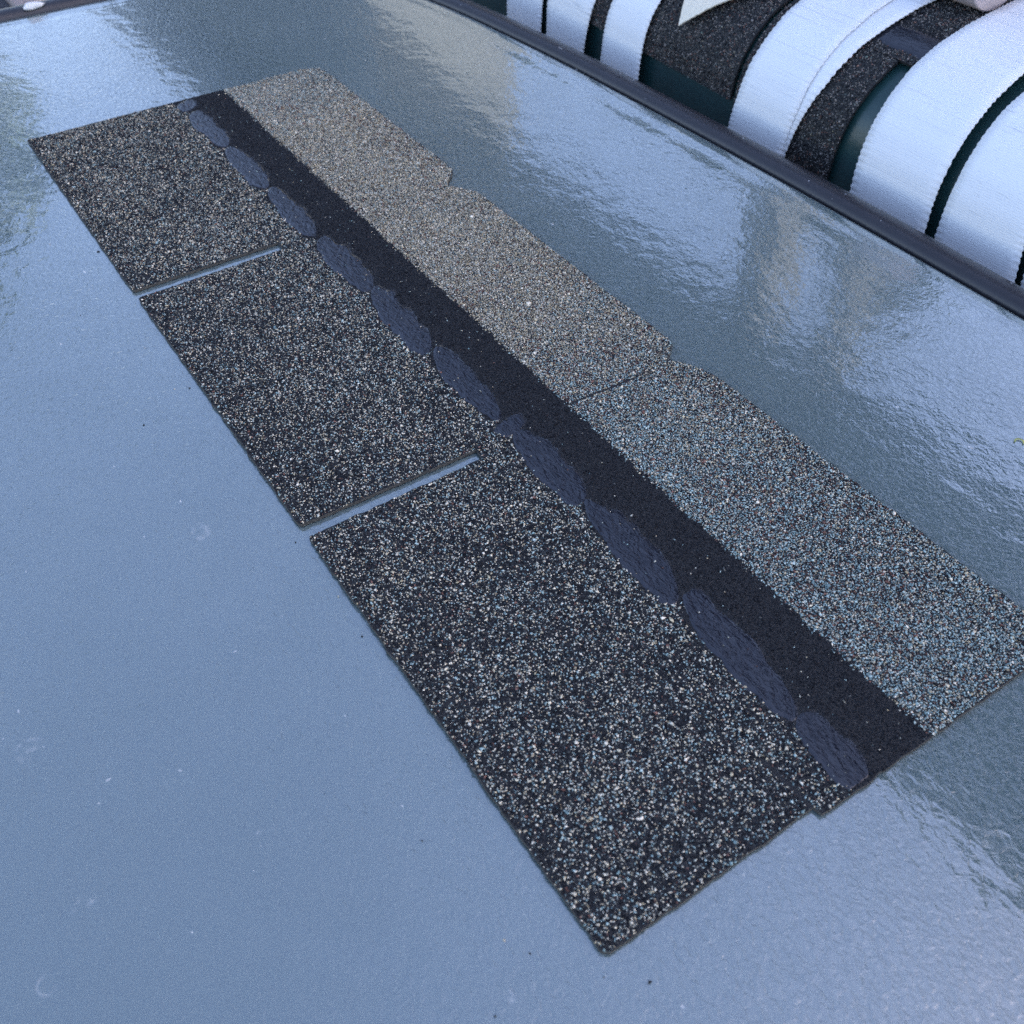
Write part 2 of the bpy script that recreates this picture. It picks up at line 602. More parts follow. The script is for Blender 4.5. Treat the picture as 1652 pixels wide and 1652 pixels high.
def sweep(name, prof, mat, parent, smooth=True):
    """prof: closed list of (inward offset, z)"""
    nv = len(prof)
    vs = []
    for p, q in zip(path, inn):
        for (a, z) in prof:
            vs.append((p[0] + q[0] * a - to[0], p[1] + q[1] * a - to[1], z - to[2]))
    n = len(path)
    fs = []
    for i in range(n):
        for j in range(nv):
            a, b = i * nv + j, ((i + 1) % n) * nv + j
            a2, b2 = i * nv + (j + 1) % nv, ((i + 1) % n) * nv + (j + 1) % nv
            fs.append((a, b, b2, a2))
    return mesh(name, vs, fs, mat, parent, smooth)


prof = []
for k in range(20):
    a = 2 * math.pi * k / 20
    ca, sa = math.cos(a), math.sin(a)
    prof.append((0.0135 * np.sign(ca) * abs(ca) ** 0.8, -0.0065 + 0.0125 * np.sign(sa) * abs(sa) ** 0.8))
sweep("rim", prof, MAT_FRAME, table)
sweep("rim_ledge", [(0.006, -0.0065), (0.028, -0.0065), (0.028, -0.0105), (0.006, -0.0105)], MAT_FRAME, table, False)

# glass pane: pebbled field, moulded border, rounded edge
offs = [(0.0165, -0.006), (0.0165, -0.0022), (0.0180, -0.0006), (0.0205, 0.0), (0.0300, 0.0), (0.0350, -0.0002), (0.0400, -0.0003), (0.0460, -0.0001), (0.0520, 0.0)]
gv, gf = [], []
n = len(path)
for (a, z) in offs:
    for p, q in zip(path, inn):
        gv.append((p[0] + q[0] * a - to[0], p[1] + q[1] * a - to[1], z - to[2]))
for r in range(len(offs) - 1):
    for i in range(n):
        j = (i + 1) % n
        gf.append((r * n + i, r * n + j, (r + 1) * n + j, (r + 1) * n + i))
gf.append(tuple((len(offs) - 1) * n + i for i in range(n)))
gf.append(tuple(i for i in range(n - 1, -1, -1)))
glass = mesh("glass_top", gv, gf, MAT_GLASS, table, True)
glass.data.polygons[len(gf) - 1].use_smooth = False
glass.data.polygons[len(gf) - 2].use_smooth = False


def tube(p0, p1, r, seg=14):
    p0, p1 = Vector(p0), Vector(p1)
    d = (p1 - p0).normalized()
    u = d.orthogonal().normalized()
    w = d.cross(u)
    vs = [p + (u * math.cos(2 * math.pi * k / seg) + w * math.sin(2 * math.pi * k / seg)) * r for p in (p0, p1) for k in range(seg)]
    fs = [(k, (k + 1) % seg, seg + (k + 1) % seg, seg + k) for k in range(seg)] + [tuple(range(seg - 1, -1, -1)), tuple(range(seg, 2 * seg))]
    return vs, fs


for sx in (-1, 1):
    for sy in (-1, 1):
        vs, fs = tube((sx * 0.66, sy * 0.40, -0.019 - to[2]), (sx * 0.70, sy * 0.43, 0.0), 0.015)
        mesh("leg", vs, fs, MAT_FRAME, table, False)

# ------------------------------------------------------------------ the shingle on the table
ZT = 0.0022     # top of the asphalt mat above the glass


def warp(x, y):
    """gentle unevenness of the flexible sheet lying on the glass"""
    x = np.asarray(x, float); y = np.asarray(y, float)
    w = 0.0007 * vnoise(x, y, 5.5, 3) + 0.0003 * vnoise(x, y, 13, 4)
    w = w + 0.0006 * np.exp(-np.maximum(y, 0) / 0.012) * vnoise(x, y * 0, 7, 5)
    return w


XL, XR = 0.0071, 0.9180
YT = 0.1210
S1 = (0.3138, 0.3256, 0.3121, 0.3241)      # slot edges at the butt and at the inner end
S2 = (0.6156, 0.6270, 0.6174, 0.6264)


def densify(poly, step=0.005, jit=0.00035, seed=1):
    r = np.random.default_rng(seed)
    out = []
    for i in range(len(poly)):
        a, b = np.array(poly[i]), np.array(poly[(i + 1) % len(poly)])
        k = max(1, int(np.linalg.norm(b - a) / step))
        for j in range(k):
            p = a + (b - a) * j / k
            if j: p = p + r.normal(size=2) * jit
            out.append(p)
    return np.array(out)


head_poly = [(XL, YT), (S1[2], YT), (S1[3], YT), (S2[2], YT + .001), (S2[3], YT), (0.9168, YT + .0004), (0.9214, YT + .0012), (0.9218, 0.1400), (0.9205, 0.3005),
             (0.6480, 0.2985), (0.6370, 0.2965), (0.6262, 0.2922), (0.6150, 0.2848), (0.6115, 0.2846), (0.6015, 0.2965), (0.5940, 0.2990),
             (0.3480, 0.2990), (0.3330, 0.2985), (0.3120, 0.2850), (0.3070, 0.2846), (0.2960, 0.2955), (0.2860, 0.3020), (0.2740, 0.3025),
             (0.0260, 0.3025), (0.0165, 0.2990), (0.0110, 0.2920), (0.0085, 0.2820)]
tab_polys = [
    [(XL, YT), (XL - 0.0005, 0.0015), (XL + 0.001, 0.0), (S1[0] - 0.002, -0.0008), (S1[0], 0.001), (S1[2], YT)],
    [(S1[3], YT), (S1[1], 0.001), (S1[1] + 0.002, -0.0006), (S2[0] - 0.002, -0.0006), (S2[0], 0.001), (S2[2], YT + .001)],
    [(S2[3], YT), (S2[1], 0.001), (S2[1] + 0.002, -0.0004), (0.7726, -0.0006), (0.7731, 0.0022), (0.7735, -0.0004), (XR - 0.003, -0.0008), (XR - 0.0002, 0.0022), (0.9168, YT + .0004)],
]


def inside(px, py, poly):
    c = np.zeros(px.shape, bool)
    n = len(poly)
    for i in range(n):
        x0, y0 = poly[i]
        x1, y1 = poly[(i + 1) % n]
        if y0 == y1: continue
        t = ((y0 > py) != (y1 > py)) & (px < (x1 - x0) * (py - y0) / (y1 - y0) + x0)
        c ^= t
    return c


def slab(name, poly, z0, z1, parent, seed):
    """flat sheet with real thickness: granule-side mat above a sandy backing"""
    P = densify(poly, seed=seed)
    n = len(P)
    w = warp(P[:, 0], P[:, 1])
    x0, y0 = P.min(0)
    x1, y1 = P.max(0)
    qx, qy = np.meshgrid(np.arange(x0 + 0.006, x1 - 0.003, 0.008), np.arange(y0 + 0.006, y1 - 0.003, 0.008))
    qx, qy = qx.ravel(), qy.ravel()
    k = inside(qx, qy, poly)
    Q = np.stack([qx[k], qy[k]], 1)
    A = np.concatenate([P, Q])
    res = delaunay_2d_cdt([Vector((float(p[0]), float(p[1]))) for p in A], [(i, (i + 1) % n) for i in range(n)], [], 1, 1e-7)
    T_ = [(v.x, v.y) for v in res[0]]
    w = warp([v[0] for v in T_], [v[1] for v in T_])
    bm = bmesh.new()
    top = [bm.verts.new((v[0], v[1], z1 + q)) for v, q in zip(T_, w)]
    for f in res[2]: bm.faces.new([top[i] for i in f])
    bm.verts.ensure_lookup_table()
    bed = [e for e in bm.edges if e.is_boundary]
    low = {}
    for e in bed:
        for v in e.verts:
            if v.index not in low:
                low[v] = None
    for v in list(low):
        q = float(warp(v.co.x, v.co.y))
        low[v] = bm.verts.new((v.co.x, v.co.y, z0 + q * 0.6))
    for e in bed:
        a_, b_ = e.verts
        f = bm.faces.new((a_, low[a_], low[b_], b_))
        f.material_index = 1
    bmesh.ops.recalc_face_normals(bm, faces=bm.faces)
    me = bpy.data.meshes.new(name)
    bm.to_mesh(me)
    bm.free()
    me.materials.append(MAT_ASPH)
    me.materials.append(MAT_BACK)
    return link(bpy.data.objects.new(name, me), parent)


shingle = empty("roof_shingle", (0, 0, 0))
tag(shingle, "grey speckled three tab asphalt roof shingle lying flat on the glass table", "shingle")
headlap = slab("headlap", head_poly, 0.0002, ZT, shingle, 11)
tabs = [slab("tab", p, 0.0002, ZT, shingle, 20 + i) for i, p in enumerate(tab_polys)]

# sealant dabs: skewed slugs of asphalt on the self-seal line
DAB_RIDGE = 0.00023
DABS = [(0.0135, 0.0330), (0.0400, 0.1265), (0.1315, 0.2215), (0.2265, 0.3190), (0.3265, 0.4155), (0.4185, 0.5080), (0.5120, 0.5990), (0.6040, 0.6170),
        (0.6172, 0.6925), (0.6950, 0.7820), (0.7865, 0.8740), (0.8775, 0.9205)]
dab_polys = []
for i, (a, b) in enumerate(DABS):
    rr = np.random.default_rng(100 + i)
    a, b = a - 0.0012, b + 0.0012
    cx, hx = (a + b) / 2, (b - a) / 2
    cy = 0.1515 + rr.uniform(-0.0008, 0.0008)
    hy = 0.0106 + rr.uniform(-0.0006, 0.0008)
    pts = []
    n = 44
    for k in range(n):
        t = 2 * math.pi * k / n
        ct, st = math.cos(t), math.sin(t)
        e = 0.55
        px = hx * np.sign(ct) * abs(ct) ** e
        py = hy * np.sign(st) * abs(st) ** (e + 0.18)
        px += -0.95 * py * min(1.0, hx / 0.03)         # drawn out by the applicator: ends lean
        j = 1 + 0.12 * math.sin(3 * t + i * 1.7) + 0.09 * math.sin(7 * t + i * 2.3) + rr.normal() * 0.05
        pts.append((min(cx + px * (1 + rr.normal() * 0.012), 0.9195), cy + py * j))
    dab_polys.append(pts)
    ex0, ex1, skew = rr.uniform(2.2, 5), rr.uniform(2.2, 5), rr.uniform(0.35, 1.25)
    nu, nv = max(8, int(hx * 2 / 0.0009)), 26
    vs = []
    for iu in range(nu):
        uu = -1 + 2 * iu / (nu - 1)
        edge = max(0.0, 1 - abs(uu) ** (ex0 if uu < 0 else ex1)) ** 0.55
        wl = hy * edge * (1 + 0.30 * (float(fbm(cx + uu * hx, 3.1 + i, 70, 1)) - 0.5) * 2)
        wh = hy * edge * (1.04 + 0.42 * (float(fbm(cx + uu * hx, 7.7 + i, 70, 2)) - 0.5) * 2)
        for iv in range(nv):
            vv = -1 + 2 * iv / (nv - 1)
            y_ = vv * (wl if vv < 0 else wh)
            x_ = min(cx + uu * hx - skew * y_ * min(1.0, hx / 0.03), 0.9198)
            y_ += cy
            dome = min(1.0, (1 - max(abs(vv), abs(uu) ** 3)) / 0.16)
            a1, a2 = x_ * 0.80 - y_ * 0.60, x_ * 0.60 + y_ * 0.80
            rdg = 1 - abs(2 * float(vnoise(a1 * 0.35 + 0.004 * math.sin(a2 * 300), a2 * 1.35, 300, 3)) - 1)
            rdg = 0.6 * rdg + 0.4 * (1 - abs(2 * float(vnoise(a1 * 0.5, a2 * 1.6, 560, 5)) - 1))
            vs.append((x_, y_, ZT + float(warp(x_, y_)) + 0.0 + dome * (0.00036 + DAB_RIDGE * (rdg - 0.6))))
    fs = grid_faces(nu, nv)
    dab_polys[-1] = [(v[0], v[1]) for v in [vs[k * nv] for k in range(nu)] + [vs[k * nv + nv - 1] for k in range(nu - 1, -1, -1)]]
    mesh("sealant_dab", vs, fs, MAT_SEAL, shingle, True)

# --- granules -------------------------------------------------------
PAL = {
    'black': [(0.008, 0.009, 0.012), (0.012, 0.014, 0.018), (0.019, 0.022, 0.026), (0.010, 0.010, 0.012)],
    'char':  [(0.048, 0.053, 0.056), (0.075, 0.080, 0.078), (0.095, 0.096, 0.088)],
    'cream': [(0.75, 0.66, 0.48), (0.64, 0.58, 0.45), (0.84, 0.76, 0.60), (0.56, 0.48, 0.33)],
    'grey':  [(0.39, 0.39, 0.32), (0.52, 0.51, 0.43), (0.28, 0.285, 0.24)],
    'blue':  [(0.25, 0.355, 0.345), (0.36, 0.475, 0.455), (0.17, 0.25, 0.255), (0.45, 0.55, 0.51)],
    'tan':   [(0.43, 0.365, 0.235), (0.53, 0.46, 0.31), (0.32, 0.27, 0.18)],
    'rust':  [(0.16, 0.08, 0.06), (0.11, 0.065, 0.055), (0.24, 0.13, 0.10)],
}
KEYS = ['black', 'char', 'cream', 'grey', 'blue', 'tan', 'rust']
PALN = np.zeros((7, 4, 3))
for i, k in enumerate(KEYS):
    for j in range(4):
        PALN[i, j] = PAL[k][j % len(PAL[k])]


def pick_colors(w, r):
    """w: n x 7 weights -> n x 3 colours"""
    cw = np.cumsum(w / w.sum(1, keepdims=True), 1)
    u = r.random(len(w))[:, None]
    idx = (u > cw).sum(1).clip(0, 6)
    c = PALN[idx, r.integers(0, 4, len(w))]
    c = c * r.uniform(0.8, 1.2, len(w))[:, None]
    return c, idx


OCT = np.array([(1, 0, 0), (-1, 0, 0), (0, 1, 0), (0, -1, 0), (0, 0, 1), (0, 0, -1)], float)
OCF = np.array([(0, 2, 4), (2, 1, 4), (1, 3, 4), (3, 0, 4), (2, 0, 5), (1, 2, 5), (3, 1, 5), (0, 3, 5)])


def granule_mesh(name, P, Nrm, size, cols, parent, r):
    """P n x 3 centres, Nrm n x 3 sheet normals; each granule an eight-faced chip pressed into the asphalt"""
    n = len(P)
    V = np.repeat(OCT[None], n, 0) * (1 + r.uniform(-0.35, 0.35, (n, 6, 1)))
    V = V + r.uniform(-0.28, 0.28, (n, 6, 3))
    V *= np.stack([r.uniform(0.8, 1.45, n), r.uniform(0.65, 1.0, n), r.uniform(0.5, 0.85, n)], 1)[:, None, :]
    a = r.uniform(0, 2 * math.pi, n)
    ca, sa = np.cos(a)[:, None], np.sin(a)[:, None]
    tl = r.normal(0, 0.35, (n, 2))
    x, y, z = V[..., 0].copy(), V[..., 1].copy(), V[..., 2].copy()
    z = z + x * tl[:, :1] + y * tl[:, 1:]
    x2 = x * ca - y * sa
    y2 = x * sa + y * ca
    ux = np.cross(Nrm, np.array([0, 0.0123, 1.0]) if abs(Nrm[:, 2]).mean() < 0.5 else np.array([0, 1.0, 0]))
    ux /= np.linalg.norm(ux, axis=1)[:, None]
    uy = np.cross(Nrm, ux)
    s = size[:, None, None]
    W = P[:, None, :] + s * (x2[..., None] * ux[:, None, :] + y2[..., None] * uy[:, None, :] + z[..., None] * Nrm[:, None, :])
    verts = W.reshape(-1, 3).astype(np.float32)
    faces = (OCF[None] + (np.arange(n) * 6)[:, None, None]).reshape(-1).astype(np.int32)
    me = bpy.data.meshes.new(name)
    nf = n * 8
    me.vertices.add(n * 6)
    me.vertices.foreach_set("co", verts.ravel())
    me.loops.add(nf * 3)
    me.loops.foreach_set("vertex_index", faces)
    me.polygons.add(nf)
    me.polygons.foreach_set("loop_start", np.arange(0, nf * 3, 3, dtype=np.int32))
    me.polygons.foreach_set("loop_total", np.full(nf, 3, np.int32))
    me.update(calc_edges=True)
    at = me.attributes.new("grain", 'FLOAT_COLOR', 'POINT')
    ca4 = np.ones((n, 6, 4), np.float32)
    ca4[..., :3] = cols[:, None, :]
    at.data.foreach_set("color", ca4.ravel())
    me.materials.append(MAT_GRAN)
    ob = bpy.data.objects.new(name, me)
    ob["kind"] = "stuff"
    return link(ob, parent)


pitch = 0.00105
gx, gy = np.meshgrid(np.arange(0.004, 0.924, pitch), np.arange(-0.004, 0.306, pitch))
gx = gx.ravel(); gy = gy.ravel()
gx = gx + rng.uniform(-0.55, 0.55, gx.shape) * pitch
gy = gy + rng.uniform(-0.55, 0.55, gy.shape) * pitch

zone = np.full(gx.shape, -1)
for i, p in enumerate(tab_polys):
    zone[inside(gx, gy, p)] = i
hd = inside(gx, gy, head_poly)
whole = (zone >= 0) | hd
rim_ = np.zeros(gx.shape, bool)          # keep chips from hanging over the cut edges
for dx_, dy_ in ((0.00035, 0), (-0.00035, 0), (0, 0.00035), (0, -0.00035)):
    q_ = inside(gx + dx_, gy + dy_, head_poly)
    for p in tab_polys: q_ |= inside(gx + dx_, gy + dy_, p)
    rim_ |= ~q_
zone[rim_] = -1
hd &= ~rim_
zone[hd & (zone < 0)] = 3
# drop granules on the cut lines pressed by the die
def near_line(a, b, w):
    a, b = np.array(a), np.array(b)
    d = b - a
    L = np.linalg.norm(d)
    t = np.clip(((gx - a[0]) * d[0] + (gy - a[1]) * d[1]) / L ** 2, 0, 1)
    return np.hypot(gx - a[0] - t * d[0], gy - a[1] - t * d[1]) < w
cuts = near_line((0.284, 0.1255), (0.3120, 0.1225), 0.0008) | near_line((0.590, 0.130), (0.6170, 0.1235), 0.0008) | near_line((0.884, 0.1186), (0.9190, 0.1206), .0010) \
    | near_line((0.7728, -0.001), (0.7726, 0.0165), .0008) | near_line((0.6135, 0.190), (0.6160, 0.250), .0010) | near_line((0.6160, 0.250), (0.6140, 0.285), .0006)
keep = (zone >= 0) & ~cuts
indab = np.zeros(gx.shape, bool)
jx = gx + rng.normal(0, 0.0010, gx.shape); jy = gy + rng.normal(0, 0.0010, gx.shape)
for p in dab_polys: indab |= inside(jx, jy, p)
keep &= ~(indab & (rng.random(gx.shape) > 0.006))
gx, gy, zone, indab = gx[keep], gy[keep], zone[keep], indab[keep]
n = len(gx)
e1 = 0.1425 + 0.0022 * (fbm(gx, gy, 160, 0) - 0.5) * 2 + rng.normal(0, 0.0006, n)
# between two dabs the tab blend reaches a little higher
for i in range(len(DABS) - 1):
    mid = (DABS[i][1] + DABS[i + 1][0]) / 2
    e1 = e1 + 0.007 * np.exp(-((gx + 0.75 * (gy - 0.1515) - mid) / 0.005) ** 2)
e2 = 0.1965 + 0.0016 * (fbm(gx, gy, 120, 3) - 0.5) * 2 + rng.normal(0, 0.0011, n)
is_tab = gy < e1
is_back = gy > e2
is_band = ~is_tab & ~is_back

# weights: black, char, cream, grey, blue, tan, rust
W = np.zeros((n, 7))
f = fbm(gx, gy, 11, 1) - 0.5
f2 = fbm(gx, gy, 24, 4) - 0.5
lite = np.clip(0.385 + 0.26 * f + 0.16 * f2 - 0.10 * np.exp(-np.maximum(gy, 0) / 0.02), 0.12, 0.75)
u = (gx - XL) / (XR - XL)
warm = np.clip(1.1 - 1.1 * u + 1.2 * (fbm(gx, gy, 9, 5) - 0.5), 0, 1)
Wt = np.stack([(1 - lite) * 0.70, (1 - lite) * 0.30, lite * 0.36, lite * 0.26, lite * (0.22 + 0.1 * (1 - warm)), lite * (0.04 + 0.08 * warm), lite * 0.06 + 0.006], 1)
# headlap: grey at the far end, tan in the middle, slate blue at the near end
bl = np.clip(smoothstep(0.50, 0.80, u + 0.35 * (fbm(gx, gy, 10, 2) - 0.5)) + 0.3 * (fbm(gx, gy, 18, 6) - 0.5), 0, 1)
tn = smoothstep(0.06, 0.16, u + 0.1 * f) * (1 - bl)
gr = 1 - bl - tn
rus = 0.07 + 0.12 * np.clip((fbm(gx, gy, 13, 3) - 0.5) * 5, 0, 1)
lb = np.clip(0.90 + 0.25 * f - 0.08 * smoothstep(0.26, 0.30, gy) + 0.06 * tn, 0.5, 0.98)
Wb = np.stack([(1 - lb) * 0.7, (1 - lb) * 0.3, lb * (0.13 * bl + 0.27 * tn + 0.18 * gr), lb * (0.20 * bl + 0.40 * tn + 0.50 * gr),
               lb * (0.58 * bl + 0.05 * tn + 0.18 * gr), lb * (0.06 * bl + 0.42 * tn + 0.16 * gr), rus * lb], 1)
Wk = np.tile(np.array([0.977, 0.016, 0.0015, 0.002, 0.0025, 0.0005, 0.0005]), (n, 1))
W[is_tab] = Wt[is_tab]
W[is_back] = Wb[is_back]
W[is_band] = Wk[is_band]
W[indab] = np.array([0.2, 0, 0.4, 0.2, 0.1, 0.0, 0.1])
cols, idx = pick_colors(W, rng)
size = np.exp(rng.normal(math.log(0.00054), 0.27, n)).clip(0.00036, 0.0013)
big = rng.random(n) < 0.03
size[big] *= 1.35
size[is_band] *= 0.85
size[is_back] *= 1.06
light = (idx >= 2)
hz = ZT + warp(gx, gy) + size * rng.uniform(-0.05, 0.35, n) + np.where(indab, 0.0005, 0)
hz = hz + np.where(light, 0.00012, 0)
P = np.stack([gx, gy, hz], 1)
Nn = np.tile(np.array([0.0, 0.0, 1.0]), (n, 1))
for i in range(3):
    s = zone == i
    granule_mesh("granules", P[s], Nn[s], size[s], cols[s], tabs[i], rng)
s = (zone == 3) & ~is_band
granule_mesh("granules", P[s], Nn[s], size[s], cols[s], headlap, rng)
s = (zone == 3) & is_band
granule_mesh("black_granules", P[s], Nn[s], size[s], cols[s], headlap, rng)
print("granules", n)

# ------------------------------------------------------------------ the bench beyond the table, shingle pieces and webbing draped on it
PR = np.array([(.600, -.40), (.600, -.20), (.600, -.10), (.600, -.03), (.6005, 0), (.603, .02), (.610, .04), (.624, .06), (.645, .078), (.675, .091), (.71, .099),
               (.77, .105), (.85, .110), (.90, .113), (.935, .110), (.958, .098), (.970, .075), (.973, .05), (.973, -.02), (.973, -.12)])
ps = np.r_[0, np.cumsum(np.linalg.norm(np.diff(PR, axis=0), axis=1))]
dn = np.linspace(0, ps[-1], 3000)
PY = np.interp(dn, ps, PR[:, 0])
PZ = np.interp(dn, ps, PR[:, 1])
kk = 41
ker = np.ones(kk) / kk
PY[kk // 2:-(kk // 2)] = np.convolve(PY, ker, 'valid')
PZ[kk // 2:-(kk // 2)] = np.convolve(PZ, ker, 'valid')
TY, TZ = np.gradient(PY), np.gradient(PZ)
tl = np.hypot(TY, TZ)
NY, NZ = -TZ / tl, TY / tl       # outward: towards the table and up
dn = dn - 0.40                   # s = 0 near the height of the table top


def drape(s, off):
    """point and normal on the draped surface, s along the profile, off outward"""
    y = np.interp(s, dn, PY); z = np.interp(s, dn, PZ)
    ny = np.interp(s, dn, NY); nz = np.interp(s, dn, NZ)
    return y + ny * off, z + nz * off, ny, nz


SMAX = float(dn[-1])
BX0, BX1 = -0.75, 1.25
bench = empty("garden_bench", (0.25, 0.80, GZ))
tag(bench, "dark green rounded bench seat beyond the table edge, under the white straps", "bench")
bo = np.array(bench.location)
# seat body with rounded front, and backrest, from the drape profile moved inwards
ssamp = np.r_[np.linspace(-0.40, 0.24, 60), np.linspace(0.25, 0.36, 16)]
y, z, ny, nz = drape(ssamp, -0.0105)
vs = []
xs = np.linspace(BX0, BX1, 41)
for xx in xs:
    for a, b in zip(y, z): vs.append((xx - bo[0], a - bo[1], b - bo[2]))
fs = grid_faces(41, len(ssamp))
b0 = len(vs)
for xx in xs:
    vs.append((xx - bo[0], 0.96 - bo[1], 0.085 - bo[2]))
    vs.append((xx - bo[0], 0.96 - bo[1], -0.40 - bo[2]))
L_ = len(ssamp)
for i in range(40):
    fs.append((i * L_ + L_ - 1, b0 + 2 * i, b0 + 2 * i + 2, (i + 1) * L_ + L_ - 1))
    fs.append((b0 + 2 * i, b0 + 2 * i + 1, b0 + 2 * i + 3, b0 + 2 * i + 2))
    fs.append((b0 + 2 * i + 1, i * L_, (i + 1) * L_, b0 + 2 * i + 3))
for i in (0, 40):
    fs.append(tuple([i * L_ + j for j in range(L_)] + [b0 + 2 * i, b0 + 2 * i + 1]))
mesh("seat", vs, fs, MAT_BENCH, bench, True)
for xx in (BX0 + 0.06, BX1 - 0.06):
    for yy in (0.66, 0.93):
        box("leg", (xx - 0.03 - bo[0], yy - 0.03 - bo[1], 0.0), (xx + 0.03 - bo[0], yy + 0.03 - bo[1], -0.401 - bo[2]), MAT_BENCH, bench, 0.006)


def strap(label, left, right, off, s0=-0.36, s1=None, seed=0, thick=0.0013):
    """a length of woven webbing; left/right: [(s, x)...] of its two selvedges"""
    r = np.random.default_rng(seed)
    s1 = SMAX if s1 is None else s1
    S = np.arange(s0, s1, 0.0013)
    l = np.interp(S, [p[0] for p in left], [p[1] for p in left])
    q = np.interp(S, [p[0] for p in right], [p[1] for p in right])
    ph = r.uniform(0, 6, 2)
    pit = 0.0056
    sc_ = lambda k: 0.00062 * np.sin(2 * math.pi * S / pit + ph[k] + 1.8 * np.sin(S * 70 + ph[k]) + 6 * vnoise(S, S * 0 + seed, 40, k)) * (0.25 + 0.9 * vnoise(S, S * 0 + seed, 60, k))
    l = l + sc_(0)
    q = q + sc_(1)
    nc = 9
    wavy = 0.0012 * (vnoise(S, S * 0 + seed * 0.3, 16, 2) - 0.3)
    vs, uvs = [], []
    for lay in (0, 1):
        for c in range(nc):
            t = c / (nc - 1)
            X = l + (q - l) * t
            o_ = off + wavy * (0.6 + 0.4 * math.cos(6 * t)) + (thick if lay == 0 else 0.0) - (0.0004 if c in (0, nc - 1) and lay == 0 else 0)
            yy, zz, _, _ = drape(S, 0.0)
            yy, zz, _, _ = drape(S, o_)
            vs.append(np.stack([X, yy, zz], 1))
            uvs.append(np.stack([X - X[0] + 0.3 * seed, S], 1))
    m_ = len(S)
    V = np.concatenate(vs)
    U = np.concatenate(uvs)
    idx = np.arange(2 * nc * m_).reshape(2, nc, m_)
    F = []
    top = np.stack([idx[0, :-1, :-1], idx[0, 1:, :-1], idx[0, 1:, 1:], idx[0, :-1, 1:]], -1).reshape(-1, 4)
    bot = np.stack([idx[1, :-1, :-1], idx[1, :-1, 1:], idx[1, 1:, 1:], idx[1, 1:, :-1]], -1).reshape(-1, 4)
    sl = np.stack([idx[0, 0, :-1], idx[0, 0, 1:], idx[1, 0, 1:], idx[1, 0, :-1]], -1)
    sr = np.stack([idx[0, -1, :-1], idx[1, -1, :-1], idx[1, -1, 1:], idx[0, -1, 1:]], -1)
    F = np.concatenate([top, bot, sl, sr]).tolist()
    org = (float((l[0] + q[0]) / 2), 0.60, 0.0)
    o = mesh("webbing_strap", V, F, MAT_STRAP, None, True, org)
    uvl = o.data.uv_layers.new(name="UVMap")
    li = np.empty(len(o.data.loops), np.int32)
    o.data.loops.foreach_get("vertex_index", li)
    uvl.data.foreach_set("uv", U[li].astype(np.float32).ravel())
    tag(o, label, "strap", "white webbing straps draped over the bench")
    return o


strap("white webbing strap farthest up the table rim, leftmost in the row", [(-.4, -.080), (0, -.082)], [(-.4, -.010), (-.03, -.008), (.01, -.006)], 0.0, seed=1)
strap("white webbing strap second from the far end of the row", [(-.4, .005)], [(-.4, .074), (-.027, .079), (.003, .085), (.031, .090)], 0.0, seed=2)
strap("white webbing strap just left of the wide speckled shingle piece", [(-.4, .108), (-.026, .112), (.012, .115), (.038, .117)], [(-.4, .176), (-.027, .179), (.006, .181), (.06, .184)], 0.0, seed=3)
strap("white webbing strap doubled over another, between the two shingle pieces", [(-.4, .325), (-.017, .327), (.013, .332), (.067, .335), (.2, .336)], [(-.4, .398), (-.02, .4015), (.022, .4075), (.106, .409), (.156, .406), (.3, .400)], 0.0016, seed=4)
strap("white webbing strap peeking out from beneath a second one beside the paper roll", [(-.4, .330), (-.02, .332), (.05, .352), (.3, .360)], [(-.4, .396), (-.06, .399), (-.021, .4035), (.012, .412), (.05, .422), (.086, .427), (.127, .431), (.3, .430)], -0.0004, seed=5)
strap("broad white webbing strap right of the paper roll, whole width in view", [(-.4, .490), (.018, .488), (.116, .485), (.16, .484), (.3, .476)], [(-.4, .576), (-.02, .574), (.031, .573), (.09, .570), (.131, .567), (.3, .562)], 0.0, seed=6)
strap("white webbing strap cut by the right picture edge, next to a thin dark gap", [(-.4, .584), (.03, .585), (.085, .582), (.3, .578)], [(-.4, .670), (-.022, .666), (.007, .662), (.2, .655)], 0.0, seed=7)
strap("sliver of white webbing strap lowest at the right picture edge", [(-.4, .676), (-.023, .672), (.01, .669), (.2, .664)], [(-.4, .752), (.2, .742)], 0.0, seed=8)


